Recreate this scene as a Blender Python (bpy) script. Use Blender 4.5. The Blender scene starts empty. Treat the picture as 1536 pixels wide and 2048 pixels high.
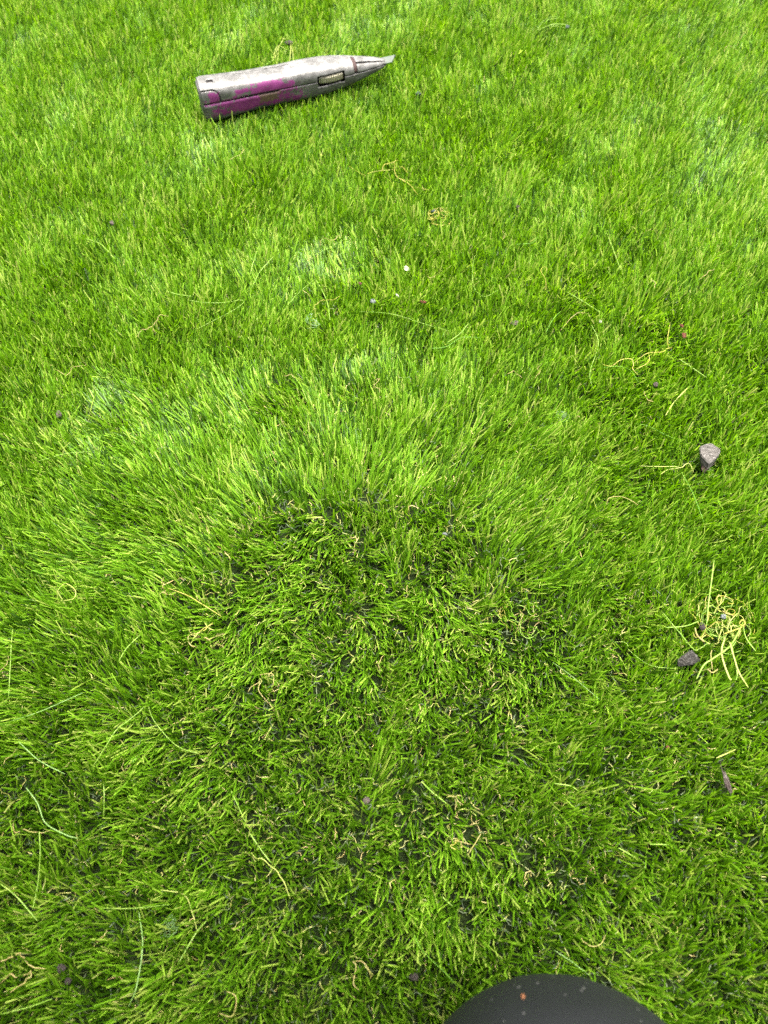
import bpy, bmesh, math
import numpy as np
from mathutils import Vector, Matrix

rng = np.random.default_rng(7)
C = bpy.context.scene.collection
R = math.radians

# ------------------------------------------------------------------ camera, sky, sun, exposure
CAM_H, PITCH, LENS = 0.40, 64.0, 26.0
cam_d = bpy.data.cameras.new('camera')
cam = bpy.data.objects.new('camera', cam_d)
C.objects.link(cam)
cam.location = (0, 0, CAM_H)
cam.rotation_euler = (R(90 - PITCH), 0, 0)
cam_d.sensor_fit = 'VERTICAL'
cam_d.sensor_height = 36.0
cam_d.lens = LENS
cam_d.clip_start = 0.01
cam_d.clip_end = 500
cam_d.dof.use_dof = True
cam_d.dof.focus_distance = 0.43
cam_d.dof.aperture_fstop = 9.0
bpy.context.scene.camera = cam

SUN_EL, SUN_AZ = 78.0, 40.0            # azimuth measured from +Y towards +X
world = bpy.data.worlds.new('World')
bpy.context.scene.world = world
world.use_nodes = True
wn = world.node_tree
wn.nodes.clear()
sky = wn.nodes.new('ShaderNodeTexSky')
sky.sky_type = 'NISHITA'
sky.sun_disc = False
sky.sun_elevation = R(SUN_EL)
sky.sun_rotation = R(SUN_AZ)
sky.air_density = 0.5
sky.dust_density = 8.0
sky.ozone_density = 0.3
bg = wn.nodes.new('ShaderNodeBackground')
bg.inputs['Strength'].default_value = 0.15
wo = wn.nodes.new('ShaderNodeOutputWorld')
hz = wn.nodes.new('ShaderNodeHueSaturation')      # thin bright cloud: a paler sky
hz.inputs['Saturation'].default_value = 0.35
wn.links.new(sky.outputs[0], hz.inputs['Color'])
wn.links.new(hz.outputs[0], bg.inputs[0])
wn.links.new(bg.outputs[0], wo.inputs[0])

sun_d = bpy.data.lights.new('sun', 'SUN')
sun_d.energy = 1.5
sun_d.angle = R(28)
sun_d.color = (1.0, 0.95, 0.86)
sun = bpy.data.objects.new('sun', sun_d)
C.objects.link(sun)
sdir = Vector((math.sin(R(SUN_AZ)) * math.cos(R(SUN_EL)), math.cos(R(SUN_AZ)) * math.cos(R(SUN_EL)), math.sin(R(SUN_EL))))
sun.rotation_euler = sdir.to_track_quat('Z', 'Y').to_euler()
sun.location = sdir * 5

vs = bpy.context.scene.view_settings
vs.view_transform = 'Standard'
vs.look = 'None'
vs.gamma = 1.0
vs.use_curve_mapping = False
vs.exposure = 2.25
bpy.context.scene.cycles.use_denoising = False
bpy.context.scene.cycles.max_bounces = 8
bpy.context.scene.cycles.transparent_max_bounces = 8

# ------------------------------------------------------------------ helpers
FPX = 1024.0 / (18.0 / LENS)          # focal length in photo pixels
SP, CP = math.sin(R(PITCH)), math.cos(R(PITCH))

def at(px, py, z=0.0):
    """photo pixel -> point of the place at height z"""
    u = (px - 768.0) / FPX
    t = (py - 1024.0) / FPX
    dz = -(SP + t * CP)
    dy = CP - t * SP
    k = (z - CAM_H) / dz
    return Vector((u * k, dy * k, z))

def tag(o, label=None, cat=None, group=None, kind=None):
    if label: o['label'] = label
    if cat: o['category'] = cat
    if group: o['group'] = group
    if kind: o['kind'] = kind
    return o

def empty(name, loc=(0, 0, 0), rz=0.0):
    o = bpy.data.objects.new(name, None)
    o.empty_display_size = 0.01
    C.objects.link(o)
    o.location = loc
    o.rotation_euler = (0, 0, rz)
    return o

def link(name, me, mat, parent=None, smooth=True):
    o = bpy.data.objects.new(name, me)
    C.objects.link(o)
    if mat is not None and not me.materials:
        me.materials.append(mat)
    if parent is not None:
        o.parent = parent
    if smooth:
        me.shade_smooth()
    return o

def mesh_np(name, verts, quads, attrs=None):
    me = bpy.data.meshes.new(name)
    nv, nf = len(verts), len(quads)
    me.vertices.add(nv)
    me.vertices.foreach_set('co', np.ascontiguousarray(verts, dtype=np.float32).ravel())
    me.loops.add(nf * 4)
    me.loops.foreach_set('vertex_index', np.ascontiguousarray(quads, dtype=np.int32).ravel())
    me.polygons.add(nf)
    me.polygons.foreach_set('loop_start', np.arange(0, nf * 4, 4, dtype=np.int32))
    for k, v in (attrs or {}).items():
        a = me.attributes.new(k, 'FLOAT', 'POINT')
        a.data.foreach_set('value', np.ascontiguousarray(v, dtype=np.float32))
    me.update(calc_edges=True)
    return me

class NT:
    """small wrapper for node building"""
    def __init__(self, name):
        self.m = bpy.data.materials.new(name)
        self.m.use_nodes = True
        self.t = self.m.node_tree
        self.t.nodes.clear()
    def n(self, typ, **kw):
        nd = self.t.nodes.new(typ)
        for k, v in kw.items():
            setattr(nd, k, v)
        return nd
    def set(self, sock, v):
        if isinstance(v, bpy.types.NodeSocket):
            self.t.links.new(v, sock)
        elif v is not None:
            if sock.type == 'RGBA' and len(v) == 3:
                v = (*v, 1)
            sock.default_value = v
    def math(self, op, a, b=None, c=None, clamp=False):
        nd = self.n('ShaderNodeMath', operation=op, use_clamp=clamp)
        for i, v in enumerate((a, b, c)):
            if v is not None:
                self.set(nd.inputs[i], v)
        return nd.outputs[0]
    def mix(self, f, a, b):
        nd = self.n('ShaderNodeMix', data_type='RGBA')
        self.set(nd.inputs[0], f); self.set(nd.inputs[6], a); self.set(nd.inputs[7], b)
        return nd.outputs[2]
    def noise(self, scale, detail=3, rough=0.55, vec=None, dist=0.0):
        nd = self.n('ShaderNodeTexNoise')
        nd.inputs['Scale'].default_value = scale
        nd.inputs['Detail'].default_value = detail
        nd.inputs['Roughness'].default_value = rough
        nd.inputs['Distortion'].default_value = dist
        if vec is not None: self.set(nd.inputs['Vector'], vec)
        return nd.outputs['Fac']
    def ramp(self, f, stops):
        nd = self.n('ShaderNodeValToRGB')
        el = nd.color_ramp.elements
        while len(el) < len(stops): el.new(0.5)
        for e, (p, c) in zip(el, stops):
            e.position = p
            e.color = (*c, 1) if len(c) == 3 else c
        self.set(nd.inputs[0], f)
        return nd.outputs[0]
    def step(self, v, lo, hi):
        nd = self.n('ShaderNodeMapRange', interpolation_type='SMOOTHSTEP')
        self.set(nd.inputs[0], v)
        nd.inputs[1].default_value = lo; nd.inputs[2].default_value = hi
        return nd.outputs[0]
    def obj(self):
        return self.n('ShaderNodeTexCoord').outputs['Object']
    def bsdf(self, col, rough=0.5, metal=0.0, spec=0.5, normal=None):
        b = self.n('ShaderNodeBsdfPrincipled')
        self.set(b.inputs['Base Color'], col)
        self.set(b.inputs['Roughness'], rough)
        self.set(b.inputs['Metallic'], metal)
        self.set(b.inputs['Specular IOR Level'], spec)
        if normal is not None: self.set(b.inputs['Normal'], normal)
        return b.outputs[0]
    def bump(self, h, strength=0.3, dist=0.001):
        b = self.n('ShaderNodeBump')
        b.inputs['Strength'].default_value = strength
        b.inputs['Distance'].default_value = dist
        self.set(b.inputs['Height'], h)
        return b.outputs[0]
    def out(self, s):
        o = self.n('ShaderNodeOutputMaterial')
        self.t.links.new(s, o.inputs[0])
        return self.m

def yarn_mat(name, stops, trans=0.35, rough=0.42, spec=0.4, attr='tint'):
    k = NT(name)
    a = k.n('ShaderNodeAttribute', attribute_name=attr)
    col = k.ramp(a.outputs['Fac'], stops)
    p = k.bsdf(col, rough, 0, spec)
    t = k.n('ShaderNodeBsdfTranslucent')
    hs = k.n('ShaderNodeHueSaturation')
    hs.inputs['Saturation'].default_value = 1.05
    hs.inputs['Value'].default_value = 1.25
    hs.inputs['Hue'].default_value = 0.497
    k.set(hs.inputs['Color'], col)
    k.set(t.inputs[0], hs.outputs[0])
    mx = k.n('ShaderNodeMixShader')
    mx.inputs[0].default_value = trans
    k.t.links.new(p, mx.inputs[1]); k.t.links.new(t.outputs[0], mx.inputs[2])
    return k.out(mx.outputs[0])

def plain_yarn(name, col, col2, trans=0.3, rough=0.42):
    k = NT(name)
    c = k.mix(k.step(k.noise(260, 2, vec=k.obj()), 0.38, 0.62), col, col2)
    p = k.bsdf(c, rough, 0, 0.4)
    t = k.n('ShaderNodeBsdfTranslucent')
    k.set(t.inputs[0], c)
    mx = k.n('ShaderNodeMixShader')
    mx.inputs[0].default_value = trans
    k.t.links.new(p, mx.inputs[1]); k.t.links.new(t.outputs[0], mx.inputs[2])
    return k.out(mx.outputs[0])

M_BLADE = yarn_mat('turf_yarn', [
    (0.00, (0.026, 0.075, 0.003)), (0.30, (0.084, 0.195, 0.006)), (0.55, (0.145, 0.315, 0.011)),
    (0.80, (0.255, 0.440, 0.032)), (0.97, (0.370, 0.450, 0.090)), (1.00, (0.42, 0.42, 0.14))], trans=0.50, rough=0.38, spec=0.42)
M_THATCH = yarn_mat('thatch_yarn', [
    (0.00, (0.018, 0.045, 0.005)), (0.40, (0.08, 0.12, 0.015)), (0.70, (0.30, 0.30, 0.07)), (1.0, (0.40, 0.30, 0.12))], trans=0.25, rough=0.5)

# ------------------------------------------------------------------ footprints of what presses the pile down
KN_YAW = R(18.0)
KN_Z = 0.0090                                   # lowest point of the knife
KN_O = at(403, 200, KN_Z + 0.0150)              # tail centre
KN_O.z = 0.0
def knife_local(x, y):
    dx, dy = x - KN_O.x, y - KN_O.y
    return dx * math.cos(KN_YAW) + dy * math.sin(KN_YAW), -dx * math.sin(KN_YAW) + dy * math.cos(KN_YAW)

KNEE = Vector((0.0630, -0.0955, 0.074))
KNEE_R = 0.062

STONE_TOP = [(1398.6, 892), (1422, 885.5), (1435, 894), (1442, 901), (1436, 913), (1418.5, 928.6), (1401, 908.7)]
stone_c = at(1418, 912, 0.02)
dark_c = at(1378, 1319, 0.016)

def fourier(n, lo, hi, seed):
    r = np.random.default_rng(seed)
    lam = r.uniform(lo, hi, n); an = r.uniform(0, 2 * np.pi, n); ph = r.uniform(0, 2 * np.pi, n)
    def f(x, y):
        s = np.zeros_like(x)
        for l, a, p in zip(lam, an, ph):
            s += np.sin(2 * np.pi * (x * np.cos(a) + y * np.sin(a)) / l + p)
        return s / math.sqrt(n / 2)
    return f
N1, N2 = fourier(14, .05, .16, 1), fourier(14, .05, .16, 2)
N3, N4 = fourier(14, .02, .05, 3), fourier(14, .02, .05, 4)
N5 = fourier(14, .025, .09, 5)

CEN = at(720, 1200, 0.01)                       # middle of the trodden patch
def smooth(e0, e1, v):
    t = np.clip((v - e0) / (e1 - e0), 0, 1)
    return t * t * (3 - 2 * t)

SWATHE = [(at(x, y, .01), r_, a_) for x, y, r_, a_ in ((1450, 350, .10, .45), (200, 330, .11, .30), (110, 770, .07, .15), (680, 820, .07, .25), (420, 640, .07, .25), (560, 560, .05, .1),
          (980, 240, .075, -.30), (1120, 720, .085, -.22), (330, 480, .05, -.25), (1330, 780, .06, -.2), (60, 420, .05, -.2), (720, 60, .10, .2), (1200, 1130, .05, .35), (160, 1010, .06, .25))]
def field(x, y):
    """lean of the pile, its disorder, its length factor and how matted it is, anywhere on the turf"""
    dx, dy = x - CEN.x, y - CEN.y
    r = np.sqrt((dx / 1.3) ** 2 + np.where(dy < 0, dy * .85, dy) ** 2) + 1e-6
    rr = r * (1 + 0.22 * N1(x, y) + .10 * N3(x, y))
    up = np.clip(.5 + .5 * (-.15 * dx + .98 * dy) / r, 0, 1)          # strongest on the far side of the patch
    amp = 1.15 * smooth(0.055, 0.088, rr) * (1 - smooth(0.10, 0.22, rr)) * (.10 + .90 * up ** 2) * (1 - .6 * smooth(.10, .22, np.abs(dx + .03)))
    mat = 1 - smooth(0.030 + .020 * up, 0.130 - .018 * up, rr)
    near = 1 - smooth(0.02, 0.16, y)              # the trampled strip next to the knee
    bump = np.zeros_like(x)                         # broad swathes where the pile lies flatter or stands up
    for c, rad, a in SWATHE:
        bump = bump + a * np.exp(-((x - c.x) ** 2 + ((y - c.y) * 1.1) ** 2) / (rad * rad))
    lx = amp * dx / r + 0.11 * (1 - .5 * near) * N1(x, y) + 0.12 * N3(x, y) + (0.25 * smooth(0.12, 0.34, x) + .10) * smooth(0.3, 0.5, y)
    ly = amp * dy / r * 0.9 + (1 - mat) * (0.12 + 0.28 * smooth(0.22, 0.48, y) + bump) + 0.20 * (1 - .5 * near) * N2(x, y) + 0.12 * N4(x, y)
    ly = ly - mat * 0.34
    both = np.maximum(mat, .4 * near)
    lx = lx + both * 0.15 * N3(x * 1.3, y * 1.3)
    ly = ly + both * 0.15 * N4(x * 1.3, y * 1.3)
    mat = np.maximum(mat, .55 * near)
    jit = 0.34 - .06 * near - 0.06 * mat
    ln = 1 - 0.16 * mat + 0.05 * N5(x, y)
    return lx, ly, jit, ln, mat

TANP = [(at(x, y, .012), r_) for x, y, r_ in ((420, 1060, .022), (850, 925, .020), (700, 915, .014), (950, 940, .012), (127, 1175, .013), (350, 1390, .012), (1033, 1245, .016),
        (540, 1690, .012), (935, 1640, .016), (413, 1272, .014), (330, 1150, .020), (120, 750, .014), (500, 1050, .014), (900, 1240, .016), (850, 1390, .012), (600, 870, .014), (460, 860, .014),
        (620, 600, .012), (780, 690, .008), (1000, 1420, .016), (250, 1730, .010), (700, 1700, .012), (1180, 1080, .012), (1290, 1560, .010), (180, 1480, .012), (1110, 1740, .012))]
def tan_at(x, y):
    t = np.zeros_like(x)
    for c, r_ in TANP:
        t = np.maximum(t, np.exp(-((x - c.x) ** 2 + ((y - c.y) * 1.3) ** 2) / (r_ * r_)))
    return np.clip(t * (.75 + .5 * N3(x, y)), 0, 1)

def press(x, y):
    """highest allowed tip at a place (things lying on the pile hold it down)"""
    cap = np.full_like(x, 1.0)
    kx, ky = knife_local(x, y)
    prof = np.interp(kx, [0, .1, .117, .133, .150], [.0115, .0115, .0095, .0075, .003])
    bot = np.interp(kx, [0, .04, .1, .117, .133, .150], [KN_Z, KN_Z + .002, KN_Z + .003, KN_Z + .0055, KN_Z + .008, KN_Z + .012])
    inside = (kx > -.001) & (kx < .152) & (np.abs(ky) < prof + .001)
    cap = np.where(inside, np.minimum(cap, bot - .001), cap)
    for cx, cy, rad, h in ((stone_c.x, stone_c.y, .0080, .007), (dark_c.x, dark_c.y, .006, .006)):
        d = np.hypot(x - cx, y - cy)
        cap = np.where(d < rad, np.minimum(cap, h), cap)
    d = np.hypot(x - KNEE.x, y - KNEE.y)
    cap = np.where(d < .052, np.minimum(cap, np.maximum(.008, .011 + d * d * 2)), cap)
    for sx in (KNEE.x, KNEE.x - .34):
        for_leg = (np.abs(x - sx) < .055) & (y < KNEE.y) & (y > -.55)
        cap = np.where(for_leg, np.minimum(cap, .012), cap)
    return cap

# ------------------------------------------------------------------ ground
def build_ground():
    k = NT('turf_backing')
    pos = k.n('ShaderNodeNewGeometry').outputs['Position']
    ln = k.n('ShaderNodeVectorMath', operation='LENGTH'); k.set(ln.inputs[0], pos)
    near = k.mix(k.noise(180, 4, vec=pos), (0.007, 0.013, 0.003), (0.020, 0.032, 0.008))
    far = k.mix(k.noise(30, 6, 0.7, vec=pos), (0.05, 0.15, 0.008), (0.11, 0.27, 0.016))
    col = k.mix(k.step(ln.outputs['Value'], 2.6, 3.4), near, far)
    m = k.out(k.bsdf(col, 0.9, 0, 0.1, k.bump(k.noise(120, 6, 0.7, vec=pos), 0.8, 0.01)))
    me = bpy.data.meshes.new('ground')
    s = 150.0
    me.from_pydata([(-s, -s, 0), (s, -s, 0), (s, s, 0), (-s, s, 0)], [], [(0, 1, 2, 3)])
    tag(link('ground', me, m), kind='structure')
build_ground()

# ------------------------------------------------------------------ turf: tufts of flat blades with cut ends
GAUGE, STITCH = 0.0074, 0.0046
def tufts(x0, x1, y0, y1, r):
    xs = np.arange(x0 + GAUGE / 2, x1, GAUGE); ys = np.arange(y0 + STITCH / 2, y1, STITCH)
    X, Y = np.meshgrid(xs, ys)
    X = X.ravel() + r.normal(0, .0011, X.size); Y = Y.ravel() + r.normal(0, .0008, Y.size)
    return X, Y

def blades(x0, x1, y0, y1, per, r, generic=False):
    TX, TY = tufts(x0, x1, y0, y1, r)
    lx, ly, jit, ln, mat = field(TX, TY) if not generic else (
        .06 * np.ones_like(TX), .12 * np.ones_like(TX), .26 * np.ones_like(TX), np.ones_like(TX), 0 * TX)
    n = TX.size
    lx = lx + r.normal(0, 1, n) * jit * .4; ly = ly + r.normal(0, 1, n) * jit * .4
    tt = r.normal(0, .10, n) + (0 if generic else .05 * N5(TX, TY))
    rep = lambda a: np.repeat(a, per)
    X = rep(TX) + r.normal(0, .0018, n * per); Y = rep(TY) + r.normal(0, .0015, n * per)
    LX = rep(lx) + r.normal(0, 1, n * per) * rep(jit); LY = rep(ly) + r.normal(0, 1, n * per) * rep(jit)
    keep = r.random(n * per) > rep(.06 * mat + (0 if generic else .35 * tan_at(TX, TY)))
    L = .0180 * rep(ln) * (1 + r.normal(0, .10, n * per)) * np.where(r.random(n * per) < .12, .75, 1)
    X, Y, LX, LY, L, tt = X[keep], Y[keep], LX[keep], LY[keep], L[keep], rep(tt)[keep]
    N = X.size
    lean = np.hypot(LX, LY); ph = np.arctan2(LY, LX)
    th = np.arctan(lean)
    S = 2
    wid = r.normal(.00084, .00015, N).clip(.0005, .0013)
    bend = r.normal(.35, .30, N)
    psi = r.uniform(0, 2 * np.pi, N)
    px, py, pz = X.copy(), Y.copy(), np.full(N, .0)
    P, T = [np.stack([px, py, pz], 1)], []
    cap = press(X, Y)
    th = np.where(cap < .018, np.maximum(th, .6), th)
    for s in range(S):
        f = (s + .5) / S
        a = np.clip(th * (1 + bend * (f - .45)), 0, 1.48)
        d = np.stack([np.sin(a) * np.cos(ph), np.sin(a) * np.sin(ph), np.cos(a)], 1)
        P.append(P[-1] + d * (L / S)[:, None]); T.append(d)
    # hold down what lies under things
    tipz = P[-1][:, 2]
    sc = np.minimum(1, np.minimum(cap, press(P[-1][:, 0], P[-1][:, 1])) / np.maximum(tipz, 1e-4))
    for p in P: p[:, 2] *= sc
    W0 = np.stack([np.cos(psi), np.sin(psi), np.zeros(N)], 1)
    prof = [1.0, 1.0, .66]
    keel = .38
    cut = r.normal(0, .25, N)
    V = np.zeros((N, (S + 1) * 3, 3))
    for s in range(S + 1):
        d = T[min(s, S - 1)]
        w = W0 - d * (W0 * d).sum(1, keepdims=True)
        w /= np.linalg.norm(w, axis=1, keepdims=True) + 1e-9
        nrm = np.cross(w, d)
        hw = (wid * .5 * prof[s])[:, None]
        off = d * (hw * cut[:, None]) if s == S else 0
        V[:, s * 3 + 0] = P[s] - w * hw - off
        V[:, s * 3 + 1] = P[s] + nrm * hw * 2 * keel
        V[:, s * 3 + 2] = P[s] + w * hw + off
    V[:, :, 2] = np.maximum(V[:, :, 2], .0006)
    q = []
    for s in range(S):
        for c in range(2):
            q.append([s * 3 + c, s * 3 + c + 1, (s + 1) * 3 + c + 1, (s + 1) * 3 + c])
    Q = (np.arange(N)[:, None, None] * ((S + 1) * 3) + np.array(q)[None]).reshape(-1, 4)
    kind = r.random(N)
    tint = np.where(kind < .30, .14, np.where(kind < .70, .46, .80)) + r.normal(0, .09, N) + tt
    tint = np.where(r.random(N) < .012, .985, tint.clip(0, .93))
    return V.reshape(-1, 3), Q, np.repeat(tint, (S + 1) * 3)

def thatch(x0, x1, y0, y1, per, r, generic=False):
    """crimped root-zone fibres between the blades"""
    TX, TY = tufts(x0, x1, y0, y1, r)
    mat = field(TX, TY)[4] if not generic else 0 * TX
    n = TX.size
    N = n * per
    X = np.repeat(TX, per) + r.normal(0, .002, N); Y = np.repeat(TY, per) + r.normal(0, .002, N)
    MT = np.repeat(mat, per)
    S = 5
    ph = r.uniform(0, 2 * np.pi, N); el = r.uniform(.3, 1.3, N)
    TN = np.repeat(tan_at(TX, TY) if not generic else 0 * TX, per)
    top = r.uniform(.003, .0085, N) * (1 + .45 * MT + .75 * TN)
    p = np.stack([X, Y, r.uniform(.001, .004, N)], 1)
    P = [p]
    for s in range(S):
        ph = ph + r.normal(0, .9, N); el = el + r.normal(-.25, .6, N)
        d = np.stack([np.cos(el) * np.cos(ph), np.cos(el) * np.sin(ph), np.sin(el)], 1)
        p = p + d * .0026
        p[:, 2] = np.minimum(np.maximum(p[:, 2], .001), top)
        P.append(p)
    cap = press(X, Y)
    V = np.zeros((N, (S + 1) * 2, 3))
    for s in range(S + 1):
        d = P[min(s + 1, S)] - P[max(s - 1, 0)]
        w = np.cross(d, np.array([0, 0, 1.0])) + r.normal(0, .0006, (N, 3))
        w /= np.linalg.norm(w, axis=1, keepdims=True) + 1e-9
        V[:, s * 2] = P[s] - w * .00021
        V[:, s * 2 + 1] = P[s] + w * .00021
    V[:, :, 2] = np.maximum(np.minimum(V[:, :, 2], np.maximum(cap, .004)[:, None]), .0006)
    q = np.array([[s * 2, s * 2 + 1, s * 2 + 3, s * 2 + 2] for s in range(S)])
    Q = (np.arange(N)[:, None, None] * ((S + 1) * 2) + q[None]).reshape(-1, 4)
    tint = np.where(r.random(N) < .82 - .16 * MT - .5 * TN, .15, .68) + .12 * TN + r.normal(0, .14, N)
    return V.reshape(-1, 3), Q, np.repeat(tint.clip(0, 1), (S + 1) * 2)

CX, CY0, CY1, TILE = 0.36, -0.12, 0.72, 0.12
v, q, t = blades(-CX, CX, CY0, CY1, 13, rng)
tag(link('turf_grass', mesh_np('turf_grass', v, q, {'tint': t}), M_BLADE), 'short bright green artificial grass blades with cut ends', 'grass', kind='stuff')
v, q, t = thatch(-CX, CX, CY0, CY1, 2, rng)
tag(link('turf_thatch', mesh_np('turf_thatch', v, q, {'tint': t}), M_THATCH, smooth=False), 'crimped olive and tan thatch fibres between the grass blades', 'thatch', kind='stuff')

def spread(o):
    """repeat a square of turf over the lawn round the built middle"""
    ng = bpy.data.node_groups.new('turf_spread', 'GeometryNodeTree')
    ng.interface.new_socket('Geometry', in_out='INPUT', socket_type='NodeSocketGeometry')
    ng.interface.new_socket('Geometry', in_out='OUTPUT', socket_type='NodeSocketGeometry')
    N = ng.nodes.new
    gi, go = N('NodeGroupInput'), N('NodeGroupOutput')
    m2p = N('GeometryNodeMeshToPoints')
    g = N('GeometryNodeMeshGrid')
    nx = 50
    g.inputs['Size X'].default_value = (nx - 1) * TILE; g.inputs['Size Y'].default_value = (nx - 1) * TILE
    g.inputs['Vertices X'].default_value = nx; g.inputs['Vertices Y'].default_value = nx
    pos = N('GeometryNodeInputPosition'); sep = N('ShaderNodeSeparateXYZ')
    ng.links.new(pos.outputs[0], sep.inputs[0])
    def cmp(sock, op, val):
        c = N('FunctionNodeCompare'); c.data_type = 'FLOAT'; c.operation = op
        ng.links.new(sock, c.inputs[0]); c.inputs[1].default_value = val
        return c.outputs[0]
    def both(a, b):
        c = N('FunctionNodeBooleanMath'); c.operation = 'AND'
        ng.links.new(a, c.inputs[0]); ng.links.new(b, c.inputs[1])
        return c.outputs[0]
    ins = both(both(cmp(sep.outputs[0], 'GREATER_THAN', -CX), cmp(sep.outputs[0], 'LESS_THAN', CX)),
               both(cmp(sep.outputs[1], 'GREATER_THAN', CY0), cmp(sep.outputs[1], 'LESS_THAN', CY1)))
    dl = N('GeometryNodeDeleteGeometry')
    ng.links.new(g.outputs['Mesh'], m2p.inputs[0])
    ng.links.new(m2p.outputs[0], dl.inputs[0]); ng.links.new(ins, dl.inputs[1])
    ri = N('FunctionNodeRandomValue'); ri.data_type = 'INT'
    ri.inputs[4].default_value = 0; ri.inputs[5].default_value = 3
    mu = N('ShaderNodeMath'); mu.operation = 'MULTIPLY'; mu.inputs[1].default_value = math.pi / 2
    ng.links.new(ri.outputs[2], mu.inputs[0])
    cb = N('ShaderNodeCombineXYZ'); ng.links.new(mu.outputs[0], cb.inputs[2])
    ip = N('GeometryNodeInstanceOnPoints')
    ng.links.new(dl.outputs[0], ip.inputs['Points']); ng.links.new(gi.outputs[0], ip.inputs['Instance'])
    ng.links.new(cb.outputs[0], ip.inputs['Rotation'])
    ng.links.new(ip.outputs[0], go.inputs[0])
    md = o.modifiers.new('spread', 'NODES'); md.node_group = ng
h = TILE / 2
v, q, t = blades(-h, h, -h, h, 13, rng, True)
v[:, 0] += 0
o = link('lawn_beyond', mesh_np('lawn_beyond', v, q, {'tint': t}), M_BLADE)
spread(o)
tag(o, 'wider green lawn of artificial grass running on around', 'grass', kind='stuff')
def pile_top(x, y):
    a = np.array([x]); b = np.array([y])
    lx, ly, j, ln, m = field(a, b)
    return float((.0172 * ln / np.sqrt(1 + .75 * (lx * lx + ly * ly)))[0]) - .002 * float(m[0])

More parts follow.
